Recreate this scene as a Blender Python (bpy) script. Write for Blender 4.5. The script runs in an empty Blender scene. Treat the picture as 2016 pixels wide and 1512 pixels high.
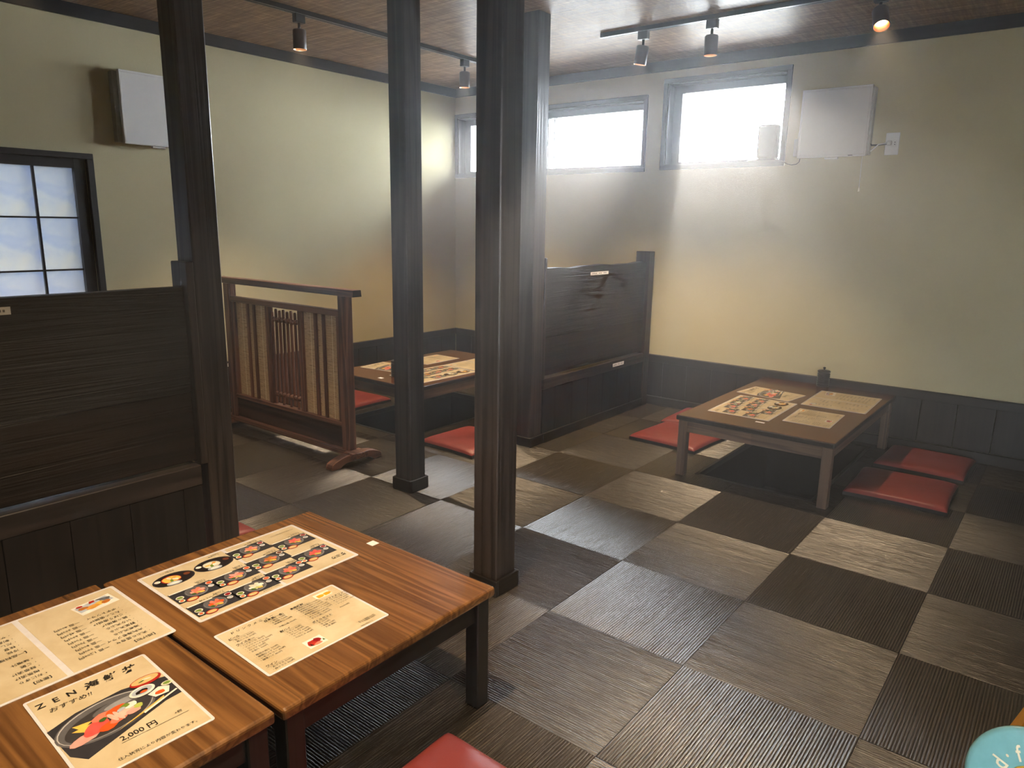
import bpy, bmesh, math, random
from mathutils import Vector, Matrix
random.seed(7)
PI = math.pi
C = bpy.context.scene.collection
SC = bpy.context.scene

# ------------------------------------------------------------------ camera
cam_d = bpy.data.cameras.new('camera')
cam = bpy.data.objects.new('camera', cam_d)
C.objects.link(cam)
r0 = Vector((0.784214126749, 0.620284880542, 0.015964660267))
r1 = Vector((0.146048414221, -0.159517708358, -0.976331891020))
r2 = Vector((-0.603057264371, 0.767984874650, -0.215687663530))
cam.matrix_world = Matrix(((r0.x, -r1.x, -r2.x, 1.29645551), (r0.y, -r1.y, -r2.y, -2.88007203),
                           (r0.z, -r1.z, -r2.z, 1.30335672), (0, 0, 0, 1)))
cam_d.sensor_fit = 'HORIZONTAL'
cam_d.sensor_width = 36.0
cam_d.lens = 1425.10246 / 2016.0 * 36.0
cam_d.clip_start = 0.02
SC.camera = cam

# ------------------------------------------------------------------ sky, exposure
w = bpy.data.worlds.new('sky')
SC.world = w
w.use_nodes = True
bg = w.node_tree.nodes['Background']
bg.inputs[0].default_value = (0.85, 0.93, 1.0, 1)
bg.inputs[1].default_value = 34.0
sun_d = bpy.data.lights.new('sun', 'SUN'); sun_d.energy = 5.0; sun_d.angle = math.radians(1.0); sun_d.color = (1.0, .90, .78)
sun = bpy.data.objects.new('sun', sun_d); C.objects.link(sun)
sun.rotation_euler = (Vector((-0.42, 0.88, 0.20))).to_track_quat('Z', 'Y').to_euler()
SC.view_settings.view_transform = 'Standard'
SC.view_settings.look = 'None'
SC.view_settings.gamma = 1.0
SC.view_settings.use_curve_mapping = False
SC.view_settings.exposure = 0.50
SC.cycles.use_denoising = True
SC.cycles.max_bounces = 10
SC.cycles.diffuse_bounces = 6
SC.cycles.sample_clamp_indirect = 6.0
LAMP_W = 68.0
HAZE = 0.016
USE_HAZE = True

# ------------------------------------------------------------------ node helpers
class NT:
    def __init__(s, name):
        s.m = bpy.data.materials.new(name); s.m.use_nodes = True
        s.t = s.m.node_tree; s.b = s.t.nodes['Principled BSDF']; s.out = s.t.nodes['Material Output']
    def n(s, typ, **k):
        x = s.t.nodes.new(typ)
        for a, v in k.items():
            if a.startswith('i_'):
                q = a[2:]; x.inputs[int(q) if q.isdigit() else q].default_value = v
            else: setattr(x, a, v)
        return x
    def l(s, a, b): s.t.links.new(a, b)
    def P(s, k, v): s.b.inputs[k].default_value = v
    def mapped(s, scale, coord='Object', rand=0.0, rot=(0, 0, 0)):
        tc = s.n('ShaderNodeTexCoord'); mp = s.n('ShaderNodeMapping')
        mp.inputs['Scale'].default_value = scale; mp.inputs['Rotation'].default_value = rot
        if rand:
            oi = s.n('ShaderNodeObjectInfo'); cb = s.n('ShaderNodeCombineXYZ')
            mu = s.n('ShaderNodeMath', operation='MULTIPLY'); mu.inputs[1].default_value = rand
            s.l(oi.outputs['Random'], mu.inputs[0])
            for i in range(3): s.l(mu.outputs[0], cb.inputs[i])
            ad = s.n('ShaderNodeVectorMath', operation='ADD')
            s.l(tc.outputs[coord], ad.inputs[0]); s.l(cb.outputs[0], ad.inputs[1]); s.l(ad.outputs[0], mp.inputs['Vector'])
        else:
            s.l(tc.outputs[coord], mp.inputs['Vector'])
        return mp.outputs[0]
    def noise(s, vec, scale=1.0, detail=4, rough=0.55, dist=0.0):
        x = s.n('ShaderNodeTexNoise'); x.inputs['Scale'].default_value = scale; x.inputs['Detail'].default_value = detail
        x.inputs['Roughness'].default_value = rough; x.inputs['Distortion'].default_value = dist
        s.l(vec, x.inputs['Vector']); return x.outputs['Fac']
    def ramp(s, fac, stops):
        x = s.n('ShaderNodeValToRGB'); e = x.color_ramp.elements
        while len(e) > 1: e.remove(e[-1])
        for i, (p, c) in enumerate(stops):
            el = e[0] if i == 0 else e.new(p)
            el.position = p; el.color = (*c, 1) if len(c) == 3 else c
        s.l(fac, x.inputs['Fac']); return x.outputs['Color']
    def bump(s, h, strength, dist, normal=None):
        x = s.n('ShaderNodeBump'); x.inputs['Strength'].default_value = strength; x.inputs['Distance'].default_value = dist
        s.l(h, x.inputs['Height'])
        if normal is not None: s.l(normal, x.inputs['Normal'])
        return x.outputs['Normal']
    def mix(s, a, b, f, mode='MIX'):
        x = s.n('ShaderNodeMix', data_type='RGBA', blend_type=mode)
        for k, v in (('A', a), ('B', b)):
            sk = [i for i in x.inputs if i.name == k and i.type == 'RGBA'][0]
            if isinstance(v, tuple): sk.default_value = (*v, 1)
            else: s.l(v, sk)
        if isinstance(f, float): x.inputs[0].default_value = f
        else: s.l(f, x.inputs[0])
        return [o for o in x.outputs if o.type == 'RGBA'][0]

def srgb(r, g, b):
    f = lambda c: (c / 255 / 12.92) if c / 255 <= 0.04045 else ((c / 255 + 0.055) / 1.055) ** 2.4
    return (f(r), f(g), f(b))

def plain(name, col, rough=0.5, metal=0.0, spec=0.5, coat=0.0, var=0.06):
    k = NT(name); k.P('Roughness', rough); k.P('Metallic', metal); k.P('Specular IOR Level', spec); k.P('Coat Weight', coat)
    k.P('Coat Roughness', 0.08)
    f = k.noise(k.mapped((1, 1, 1)), 40.0, 3)
    c = k.ramp(f, [(0.3, tuple(x * (1 - var) for x in col)), (0.7, tuple(min(1, x * (1 + var)) for x in col))])
    k.l(c, k.b.inputs['Base Color'])
    return k.m

def wood(name, axis, light, dark, grain=90.0, rough=0.42, bump=0.25, bdist=0.002, stretch=0.035, rand=7.0, spec=0.5, coat=0.0, staves=None, knots=True, band=0.55):
    """grain runs along axis"""
    k = NT(name); k.P('Roughness', rough); k.P('Specular IOR Level', spec); k.P('Coat Weight', coat); k.P('Coat Roughness', 0.12)
    s = [1, 1, 1]; s['xyz'.index(axis)] = stretch
    v = k.mapped(tuple(s), rand=rand)
    big = k.noise(v, grain * 0.16, 3, 0.5, 0.6)
    fine = k.noise(v, grain, 5, 0.65, 0.3)
    wv = k.n('ShaderNodeMath', operation='SINE'); m2 = k.n('ShaderNodeMath', operation='MULTIPLY'); m2.inputs[1].default_value = 42.0
    k.l(big, m2.inputs[0]); k.l(m2.outputs[0], wv.inputs[0])
    rg = k.n('ShaderNodeMapRange'); rg.inputs['From Min'].default_value = -1; rg.inputs['From Max'].default_value = 1
    k.l(wv.outputs[0], rg.inputs['Value'])
    mx = k.n('ShaderNodeMath', operation='MULTIPLY_ADD'); mx.inputs[1].default_value = band
    fm = k.n('ShaderNodeMath', operation='MULTIPLY'); fm.inputs[1].default_value = 1 - band
    k.l(fine, fm.inputs[0]); k.l(rg.outputs[0], mx.inputs[0]); k.l(fm.outputs[0], mx.inputs[2])
    col = k.ramp(mx.outputs[0], [(0.15, dark), (0.85, light)])
    if knots:
        ks = [6.0, 6.0, 6.0]; ks['xyz'.index(axis)] = 2.6
        vo = k.n('ShaderNodeTexVoronoi'); vo.inputs['Scale'].default_value = 1.0
        k.l(k.mapped(tuple(ks), rand=rand), vo.inputs['Vector'])
        kn = k.ramp(vo.outputs['Distance'], [(0.05, (0.35, 0.35, 0.35)), (0.13, (1, 1, 1))])
        col = k.mix(col, kn, 0.8, 'MULTIPLY')
    if staves:
        wd, ln, amt = staves
        br = k.n('ShaderNodeTexBrick'); br.inputs['Scale'].default_value = 1.0; br.inputs['Mortar Size'].default_value = 0.0
        br.inputs['Brick Width'].default_value = ln; br.inputs['Row Height'].default_value = wd
        br.inputs['Color1'].default_value = (1 - amt, 1 - amt, 1 - amt, 1); br.inputs['Color2'].default_value = (1 + amt, 1 + amt * 0.9, 1 + amt * 0.8, 1)
        br.offset = 0.37
        rot = (0, 0, 0) if axis == 'x' else (0, 0, PI / 2)
        k.l(k.mapped((1, 1, 1), rot=rot), br.inputs['Vector'])
        col = k.mix(col, br.outputs['Color'], 1.0, 'MULTIPLY')
    k.l(col, k.b.inputs['Base Color'])
    k.l(k.bump(mx.outputs[0], bump, bdist), k.b.inputs['Normal'])
    return k.m

M = {}
DK_L, DK_D = (0.021, 0.0165, 0.0145), (0.009, 0.0078, 0.0075)
for ax in 'xyz':
    M['dark_' + ax] = wood('dark_stained_wood_' + ax, ax, DK_L, DK_D, 70, 0.42, 0.3, 0.0015, band=.35)
    M['pillar_' + ax] = wood('pillar_wood_' + ax, ax, (0.058, 0.046, 0.041), (0.018, 0.015, 0.0142), 55, 0.34, 0.5, 0.002, band=.45)
    M['screen_' + ax] = wood('burnt_cedar_' + ax, ax, (0.25, 0.122, 0.080), (0.075, 0.036, 0.026), 80, 0.38, 0.4, 0.0015)
    M['table_' + ax] = wood('table_pine_' + ax, ax, (0.270, 0.130, 0.042), (0.075, 0.030, 0.010), 85, 0.26, 0.12, 0.0006, staves=(0.10, 5.0, 0.10), coat=0.25, band=.34)
    M['table2_' + ax] = wood('table_walnut_stain_' + ax, ax, (0.110, 0.043, 0.026), (0.046, 0.019, 0.013), 85, 0.26, 0.1, 0.0006, staves=(0.075, 0.45, 0.16), coat=0.25, knots=False, band=.25)
    M['frame_' + ax] = wood('table_frame_wood_' + ax, ax, (0.17, 0.108, 0.074), (0.070, 0.044, 0.032), 75, 0.4, 0.2, 0.001, staves=(0.2, 0.31, 0.22), knots=False)
M['board_y'] = wood('brushed_board_wood', 'y', (0.027, 0.0255, 0.025), (0.0085, 0.0085, 0.0088), 170, 0.38, 0.8, 0.004, 0.02, band=.33)
M['board_red_y'] = wood('brushed_board_wood_brown', 'y', (0.026, 0.0185, 0.0155), (0.0095, 0.0082, 0.0078), 90, 0.40, 0.7, 0.003, 0.03, band=.38)
M['carved_x'] = wood('carved_grain_wood', 'x', (0.085, 0.040, 0.027), (0.018, 0.010, 0.008), 40, 0.4, 1.0, 0.008, 0.03)

def wall_mat():
    k = NT('beige_wallpaper'); k.P('Roughness', 0.75); k.P('Specular IOR Level', 0.3)
    v = k.mapped((1, 1, 1))
    f = k.noise(v, 3.0, 3)
    k.l(k.ramp(f, [(0.3, (0.535, 0.475, 0.285)), (0.7, (0.56, 0.50, 0.305))]), k.b.inputs['Base Color'])
    k.l(k.bump(k.noise(v, 240.0, 3, 0.6), 0.5, 0.002), k.b.inputs['Normal'])
    return k.m
M['wall'] = wall_mat()

def ceil_mat():
    k = NT('woven_grass_ceiling_paper'); k.P('Roughness', 0.42); k.P('Specular IOR Level', 0.5)
    a = k.noise(k.mapped((4, 95, 60), rot=(0, 0, 0.10)), 1.0, 4, 0.7)
    b = k.noise(k.mapped((70, 5, 60), rot=(0, 0, 0.45)), 1.0, 4, 0.7)
    m = k.n('ShaderNodeMath', operation='MULTIPLY_ADD'); m.inputs[1].default_value = 0.65
    q = k.n('ShaderNodeMath', operation='MULTIPLY'); q.inputs[1].default_value = 0.35
    k.l(b, q.inputs[0]); k.l(a, m.inputs[0]); k.l(q.outputs[0], m.inputs[2])
    k.l(k.ramp(m.outputs[0], [(0.36, (0.11, 0.060, 0.030)), (0.50, (0.25, 0.150, 0.082)), (0.64, (0.52, 0.36, 0.22))]), k.b.inputs['Base Color'])
    k.l(k.bump(m.outputs[0], 0.8, 0.003), k.b.inputs['Normal'])
    return k.m
M['ceiling'] = ceil_mat()

def tile_mat():
    """ribbed vinyl matting, ribs run along the tile's own x axis"""
    k = NT('ribbed_woven_floor_tile'); k.P('Specular IOR Level', 0.5)
    tc = k.n('ShaderNodeTexCoord'); sp = k.n('ShaderNodeSeparateXYZ'); k.l(tc.outputs['Object'], sp.inputs[0])
    fib = k.noise(k.mapped((9, 420, 1), rand=9.0), 1.0, 4, 0.7)
    col = k.ramp(fib, [(0.30, (0.014, 0.0122, 0.0108)), (0.48, (0.047, 0.040, 0.0335)), (0.70, (0.100, 0.085, 0.069))])
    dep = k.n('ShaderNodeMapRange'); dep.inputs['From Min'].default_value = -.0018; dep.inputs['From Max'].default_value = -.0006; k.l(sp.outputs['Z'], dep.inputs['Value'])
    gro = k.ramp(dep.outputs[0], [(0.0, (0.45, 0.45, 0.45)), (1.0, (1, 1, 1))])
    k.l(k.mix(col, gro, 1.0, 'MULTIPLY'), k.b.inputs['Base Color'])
    k.P('Roughness', 0.24); k.P('Specular IOR Level', 1.0); k.P('IOR', 1.6)
    k.l(k.bump(fib, 0.6, 0.0012), k.b.inputs['Normal'])
    return k.m
M['tile'] = tile_mat()

def leather(name, a, b, rough):
    k = NT(name); k.P('Roughness', rough); k.P('Specular IOR Level', 0.5)
    v = k.mapped((1, 1, 1))
    k.l(k.ramp(k.noise(v, 6.0, 3), [(0.3, a), (0.7, b)]), k.b.inputs['Base Color'])
    k.l(k.bump(k.noise(v, 420.0, 2), 0.35, 0.0008, k.bump(k.noise(v, 9.0, 2), 0.3, 0.01)), k.b.inputs['Normal'])
    return k.m
M['red'] = leather('red_vinyl', (0.215, 0.036, 0.033), (0.255, 0.046, 0.041), 0.36)
M['black_cloth'] = leather('black_cushion_underside', (0.012, 0.012, 0.013), (0.02, 0.02, 0.02), 0.7)
M['white'] = plain('white_plastic', (0.74, 0.73, 0.70), 0.35, var=.01)
M['white2'] = plain('grey_white_plastic', (0.50, 0.50, 0.48), 0.45)
M['black'] = plain('black_metal', (0.012, 0.012, 0.012), 0.38)
M['lampbrown'] = plain('bronze_brown_metal', (0.060, 0.036, 0.030), 0.4)
M['iron'] = plain('black_glazed_ceramic', (0.013, 0.013, 0.014), 0.28)
M['pit'] = plain('dark_pit_boarding', (0.013, 0.012, 0.012), 0.6)
M['speaker'] = plain('black_speaker_cloth', (0.020, 0.020, 0.021), 0.8)
M['cablebrown'] = plain('brown_cable', (0.05, 0.03, 0.02), 0.5)
M['steel'] = plain('steel_track_edge', (0.45, 0.45, 0.45), 0.3, 0.9)
M['gravel'] = plain('pale_gravel', (0.42, 0.41, 0.39), 0.9, var=0.3)
M['copper'] = plain('copper_reflector', (0.95, 0.55, 0.30), 0.28, 1.0)
M['alu'] = plain('dark_window_aluminium', (0.030, 0.027, 0.026), 0.35)
M['sticker'] = plain('white_label', (0.82, 0.82, 0.80), 0.5)
M['stickerprint'] = plain('grey_label_print', (0.2, 0.2, 0.2), 0.5)
M['laminate'] = plain('laminating_film', (0.74, 0.74, 0.78), 0.16, coat=0.6)
M['ink'] = plain('black_ink', (0.02, 0.018, 0.016), 0.35)
M['teal'] = plain('pale_blue_enamel', srgb(128, 190, 198), 0.22, coat=0.5)
M['cream'] = plain('cream_enamel', srgb(240, 232, 205), 0.35)
M['yellow'] = plain('yellow_enamel', srgb(250, 215, 95), 0.35)
M['orange'] = plain('orange_plastic', srgb(240, 170, 45), 0.35)
M['wick'] = M['white']

def paper():
    k = NT('parchment_print_paper'); k.P('Roughness', 0.30); k.P('Coat Weight', 0.4); k.P('Coat Roughness', 0.1)
    v = k.mapped((1, 1, 1))
    k.l(k.ramp(k.noise(v, 9.0, 5, 0.6, 0.5), [(0.3, srgb(196, 178, 140)), (0.55, srgb(212, 198, 166)), (0.75, srgb(222, 210, 182))]), k.b.inputs['Base Color'])
    k.l(k.bump(k.noise(v, 11.0, 2), 0.25, 0.004), k.b.inputs['Normal'])
    return k.m
M['paper'] = paper()
PRINT = {}
def pr(name, r, g, b):
    PRINT[name] = plain('print_' + name, srgb(r, g, b), 0.3, coat=0.35, var=0.15)
for nm, c in dict(tray=(52, 52, 58), bowl=(98, 98, 102), bowldk=(62, 60, 62), bowlhi=(150, 152, 158), rim=(190, 190, 192), salmon=(236, 128, 104), tuna=(224, 92, 86), pale=(243, 168, 158), roe=(236, 92, 38), shrimp=(246, 190, 176),
                  green=(120, 150, 60), leaf=(70, 105, 45), white=(236, 234, 228), egg=(238, 196, 92), rice=(226, 224, 205), red=(176, 44, 34), soup=(220, 190, 130), dkred=(150, 26, 34), dark=(34, 28, 26),
                  wasabi=(176, 190, 92), stick=(222, 190, 96), fry=(222, 160, 70), frydk=(184, 112, 44), lblue=(178, 190, 205), beer=(244, 178, 40), foam=(248, 240, 220), brown=(110, 62, 36)).items():
    pr(nm, *c)

def shoji_paper():
    k = NT('shoji_paper')
    t = k.t; t.nodes.remove(k.b)
    v = k.mapped((1, 1, 1))
    f = k.noise(v, 3.2, 4, 0.6, 1.2)
    c = k.ramp(f, [(0.35, (0.66, 0.72, 0.84)), (0.55, (0.86, 0.88, 0.90)), (0.7, (0.95, 0.94, 0.90))])  # bluish to white mottling paints uneven outside sunlight into the paper
    tr = k.n('ShaderNodeBsdfTranslucent'); df = k.n('ShaderNodeBsdfDiffuse'); mx = k.n('ShaderNodeMixShader'); mx.inputs[0].default_value = 0.85
    k.l(c, tr.inputs[0]); k.l(c, df.inputs[0]); k.l(tr.outputs[0], mx.inputs[1]); k.l(df.outputs[0], mx.inputs[2]); k.l(mx.outputs[0], k.out.inputs[0])
    return k.m
M['shoji'] = shoji_paper()

def reed():
    k = NT('split_reed_blind'); k.P('Roughness', 0.6)
    rows = k.noise(k.mapped((7, 7, 420)), 1.0, 3, 0.7)
    b = k.noise(k.mapped((25, 25, 300)), 1.0, 2)
    k.l(k.ramp(rows, [(0.3, srgb(176, 146, 112)), (0.5, srgb(214, 190, 154)), (0.7, srgb(240, 220, 186))]), k.b.inputs['Base Color'])
    tp = k.n('ShaderNodeBsdfTransparent'); mx = k.n('ShaderNodeMixShader')
    al = k.ramp(b, [(0.34, (0.45, 0.45, 0.45)), (0.44, (0.86, 0.86, 0.86))])
    k.l(al, mx.inputs[0]); k.l(tp.outputs[0], mx.inputs[1]); k.l(k.b.outputs[0], mx.inputs[2]); k.l(mx.outputs[0], k.out.inputs[0])
    k.l(k.bump(rows, 0.5, 0.001), k.b.inputs['Normal'])
    return k.m
M['reed'] = reed()

def glass():
    k = NT('window_glass'); t = k.t; t.nodes.remove(k.b)
    tp = k.n('ShaderNodeBsdfTransparent'); gl = k.n('ShaderNodeBsdfGlossy'); gl.inputs['Roughness'].default_value = 0.02
    fr = k.n('ShaderNodeFresnel'); fr.inputs[0].default_value = 1.45
    mx = k.n('ShaderNodeMixShader'); k.l(fr.outputs[0], mx.inputs[0]); k.l(tp.outputs[0], mx.inputs[1]); k.l(gl.outputs[0], mx.inputs[2]); k.l(mx.outputs[0], k.out.inputs[0])
    return k.m
M['glass'] = glass()

def emit(name, col, s):
    k = NT(name); k.P('Base Color', (*col, 1)); k.P('Emission Color', (*col, 1)); k.P('Emission Strength', s); return k.m
M['bulb'] = emit('warm_lamp_bulb', (1.0, 0.78, 0.50), 14.0)

# ------------------------------------------------------------------ mesh helpers
class MB:
    def __init__(s): s.b = bmesh.new(); s.smooth = False
    def box(s, x0, x1, y0, y1, z0, z1, mi=0, bev=0.0, seg=1):
        b = bmesh.new()
        bmesh.ops.create_cube(b, size=1.0)
        for v in b.verts: v.co = Vector(((x0 + x1) / 2 + v.co.x * (x1 - x0), (y0 + y1) / 2 + v.co.y * (y1 - y0), (z0 + z1) / 2 + v.co.z * (z1 - z0)))
        if bev > 0: bmesh.ops.bevel(b, geom=list(b.edges), offset=bev, segments=seg, affect='EDGES', profile=0.5)
        s.add(b, mi)
        return s
    def add(s, b, mi=0, mat=None):
        mp = {}
        for v in b.verts: mp[v] = s.b.verts.new(mat @ v.co if mat else v.co)
        for f in b.faces:
            try:
                nf = s.b.faces.new([mp[v] for v in f.verts]); nf.material_index = mi; nf.smooth = f.smooth
            except ValueError: pass
        b.free()
    def poly(s, pts, mi=0):
        f = s.b.faces.new([s.b.verts.new(p) for p in pts]); f.material_index = mi; return f
    def prism(s, pts, axis, a, c, mi=0, bev=0.0):
        """pts 2D in the plane perpendicular to axis, extruded a..c"""
        def P(p, t):
            return {'x': (t, p[0], p[1]), 'y': (p[0], t, p[1]), 'z': (p[0], p[1], t)}[axis]
        b = bmesh.new()
        A = [b.verts.new(P(p, a)) for p in pts]; B = [b.verts.new(P(p, c)) for p in pts]; n = len(pts)
        b.faces.new(A); b.faces.new(B[::-1])
        for i in range(n): b.faces.new((A[i], B[i], B[(i + 1) % n], A[(i + 1) % n]))
        bmesh.ops.recalc_face_normals(b, faces=b.faces)
        if bev: bmesh.ops.bevel(b, geom=list(b.edges), offset=bev, segments=1, affect='EDGES')
        s.add(b, mi); return s
    def lathe(s, prof, n=24, mi=0, mat=None, smooth=True, cap=True):
        b = bmesh.new(); rings = []
        for r, z in prof:
            rings.append([b.verts.new((r * math.cos(2 * PI * i / n), r * math.sin(2 * PI * i / n), z)) for i in range(n)])
        for A, B in zip(rings, rings[1:]):
            for i in range(n):
                f = b.faces.new((A[i], A[(i + 1) % n], B[(i + 1) % n], B[i])); f.smooth = smooth
        if cap:
            b.faces.new(rings[0][::-1]); b.faces.new(rings[-1])
        s.add(b, mi, mat); return s
    def tube(s, pts, r, n=8, mi=0):
        pts = [Vector(p) for p in pts]; b = bmesh.new(); rings = []
        for i, p in enumerate(pts):
            d = (pts[min(i + 1, len(pts) - 1)] - pts[max(i - 1, 0)]).normalized()
            u = d.orthogonal().normalized() if i == 0 else (u - d * u.dot(d)).normalized()
            v = d.cross(u)
            rings.append([b.verts.new(p + r * (math.cos(2 * PI * k / n) * u + math.sin(2 * PI * k / n) * v)) for k in range(n)])
        for A, B in zip(rings, rings[1:]):
            for k in range(n):
                f = b.faces.new((A[k], A[(k + 1) % n], B[(k + 1) % n], B[k])); f.smooth = True
        b.faces.new(rings[0][::-1]); b.faces.new(rings[-1]); s.add(b, mi); return s
    def mesh(s, name, mats, recalc=False):
        if recalc: bmesh.ops.recalc_face_normals(s.b, faces=s.b.faces)
        me = bpy.data.meshes.new(name); s.b.to_mesh(me); s.b.free()
        for m in (mats if isinstance(mats, (list, tuple)) else [mats]): me.materials.append(M[m] if isinstance(m, str) else m)
        return me
    def build(s, name, mats, parent=None, loc=(0, 0, 0), rot=0.0):
        o = bpy.data.objects.new(name, s.mesh(name, mats)); C.objects.link(o)
        o.parent = parent; o.location = loc; o.rotation_euler.z = rot
        return o

def tag(o, label, cat, group=None, kind=None):
    o['label'] = label; o['category'] = cat
    if group: o['group'] = group
    if kind: o['kind'] = kind
    return o
def thing(name, label, cat, loc=(0, 0, 0), rot=0.0, group=None, kind=None):
    o = bpy.data.objects.new(name, None); C.objects.link(o); o.location = loc; o.rotation_euler.z = rot
    o.empty_display_size = 0.1
    return tag(o, label, cat, group, kind)
def struct(o): o['kind'] = 'structure'; return o
def dup(o, loc=None, rot=None, label=None, parent=None):
    c = o.copy(); C.objects.link(c); c.parent = parent
    if loc is not None: c.location = loc
    if rot is not None: c.rotation_euler.z = rot
    if label: c['label'] = label
    for ch in list(o.children): dup(ch, parent=c)
    return c
def box(name, mat, x0, x1, y0, y1, z0, z1, parent=None, bev=0.0, seg=1):
    """box whose origin is its own centre"""
    cx, cy, cz = (x0 + x1) / 2, (y0 + y1) / 2, (z0 + z1) / 2
    m = MB().box(x0 - cx, x1 - cx, y0 - cy, y1 - cy, z0 - cz, z1 - cz, 0, bev, seg)
    return m.build(name, mat, parent, (cx, cy, cz))
def knob_mesh(): pass

# ------------------------------------------------------------------ the room
XA, YB, ZC = -3.15, 1.94, 2.41
XR, YF = 4.2, -4.6
TH = 0.15
TILE = 0.5
PITS = [(-0.22, 0.40, 0.66, 1.84), (-2.54, -1.86, 0.10, 1.22)]
ZT = 0.006

# floor : sub-floor with pits, tiles as parts
fl = MB()
def cut_rects(x0, x1, y0, y1, holes):
    R = [(x0, x1, y0, y1)]
    for hx0, hx1, hy0, hy1 in holes:
        out = []
        for a, b, c, d in R:
            if hx0 >= b or hx1 <= a or hy0 >= d or hy1 <= c: out.append((a, b, c, d)); continue
            if c < hy0: out.append((a, b, c, hy0))
            if hy1 < d: out.append((a, b, hy1, d))
            lo, hi = max(c, hy0), min(d, hy1)
            if a < hx0: out.append((a, hx0, lo, hi))
            if hx1 < b: out.append((hx1, b, lo, hi))
        R = out
    return R
for a, b, c, d in cut_rects(XA, XR, YF, YB, PITS): fl.box(a, b, c, d, -0.06, -ZT)
floor = struct(fl.build('floor', 'pit'))
for i, (a, b, c, d) in enumerate(PITS):
    m = MB(); dp = -0.40
    m.box(a - .02, a, c, d, dp, -0.008).box(b, b + .02, c, d, dp, -0.008).box(a - .02, b + .02, c - .02, c, dp, -0.008).box(a - .02, b + .02, d, d + .02, dp, -0.008)
    m.box(a - .02, b + .02, c - .02, d + .02, dp - .02, dp)
    m.build('pit_lining', 'pit', floor)
    for q in ((a, a + .018, c, d), (b - .018, b, c, d), (a, b, c, c + .018), (a, b, d - .018, d)):
        box('pit_edge_strip', 'dark_y', q[0], q[1], q[2], q[3], -0.03, 0.002, floor, 0.002)
g = 0.0008
rr_ = random.Random(3)
NR = 60
RIB = [(rr_.uniform(-.0005, .0005), rr_.uniform(-.0006, .0)) for _ in range(NR)]
def tile_mesh(a, b, c, d):
    """matting tile: ribs along local x"""
    a, b, c, d = a + g, b - g, c + g, d - g
    p = TILE / NR; prof = []
    for k in range(NR):
        yc = -TILE / 2 + (k + .5) * p + RIB[k][0]; hz = RIB[k][1]
        for f, h_ in ((-.50, -.0026), (-.40, -.0011), (-.22, -.0003), (0, 0), (.22, -.0003), (.40, -.0011)):
            yy = yc + f * p
            if c < yy < d: prof.append((yy, hz + h_ if h_ > -.002 else h_))
    prof = [(c, -ZT), (c, -.0016)] + prof + [(d, -.0016), (d, -ZT)]
    m = bmesh.new()
    A = [m.verts.new((a, y, z)) for y, z in prof]; B = [m.verts.new((b, y, z)) for y, z in prof]
    for i in range(len(prof) - 1):
        f = m.faces.new((A[i], B[i], B[i + 1], A[i + 1])); f.smooth = 1 < i < len(prof) - 3
    bmesh.ops.recalc_face_normals(m, faces=m.faces)
    if sum(f.normal.z for f in m.faces) < 0: bmesh.ops.reverse_faces(m, faces=m.faces)
    for t_ in (a, b): m.faces.new([m.verts.new((t_, y, z)) for y, z in prof])
    mb = MB(); mb.add(m); return mb.mesh('floor_tile', 'tile')
full = tile_mesh(-.25, .25, -.25, .25)
for i in range(-7, 9):
    for j in range(-9, 4):
        x0, x1, y0, y1 = max(i * TILE, XA), min((i + 1) * TILE, XR), j * TILE, min((j + 1) * TILE, YB)
        cx, cy = (i + .5) * TILE, (j + .5) * TILE
        turn = (i + j) % 2 == 0
        rs = cut_rects(x0, x1, y0, y1, PITS)
        for a, b, c, d in rs:
            if (b - a) > .499 and (d - c) > .499: me = full
            elif turn: # mesh is in the tile's turned frame: local x = world y, local y = -world x
                me = tile_mesh(c - cy, d - cy, -(b - cx), -(a - cx))
            else: me = tile_mesh(a - cx, b - cx, c - cy, d - cy)
            t = bpy.data.objects.new('floor_tile', me); C.objects.link(t); t.parent = floor
            t.location = (cx, cy, random.uniform(-.0004, .0004)); t.rotation_euler.z = PI / 2 if turn else 0

# walls with window openings
W1 = (XA + 0.03, -1.34, 1.715, 2.175)      # wide sliding window (inner opening) in the back wall
W3 = (-1.160, -0.350, 1.722, 2.262)
def wall_x(name, y0, y1, x0, x1, z0, z1, holes):
    m = MB()
    for a, b, c, d in cut_rects(x0, x1, z0, z1, holes): m.box(a, b, y0, y1, c, d)
    return struct(m.build(name, 'wall'))
def wall_y(name, x0, x1, y0, y1, z0, z1, holes):
    m = MB()
    for a, b, c, d in cut_rects(y0, y1, z0, z1, holes): m.box(x0, x1, a, b, c, d)
    return struct(m.build(name, 'wall'))
wall_back = wall_x('wall_back', YB, YB + TH, XA - TH, XR + TH, -.06, ZC + .1, [W1, W3])
SHJ = (-2.52, -1.075, 0.62, 1.615)
wall_left = wall_y('wall_left', XA - TH, XA, YF, YB, -.06, ZC + .1, [SHJ])
wall_right = wall_y('wall_right', XR, XR + TH, YF, YB, -.06, ZC + .1, [])
FW = (2.5, 3.3, 0.0, 2.0)
wall_front = wall_x('wall_front', YF - TH, YF, XA - TH, XR + TH, -.06, ZC + .1, [FW])
ceiling = struct(box('ceiling', 'ceiling', XA - TH, XR + TH, YF - TH, YB + TH, ZC, ZC + .12))
gr = struct(box('ground', 'gravel', -14, 14, -16, 14, -0.62, -0.5))

# crown moulding
for nm, q in (('trim_1', (XA, XA + .02, YF, YB)), ('trim_2', (XA + .02, XR, YB - .02, YB)), ('trim_3', (XR - .02, XR, YF, YB - .02)), ('trim_4', (XA + .02, XR - .02, YF, YF + .02))):
    struct(box(nm, 'dark_y' if nm in ('trim_1', 'trim_3') else 'dark_x', *q, 2.343, ZC, None, 0.002))

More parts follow.
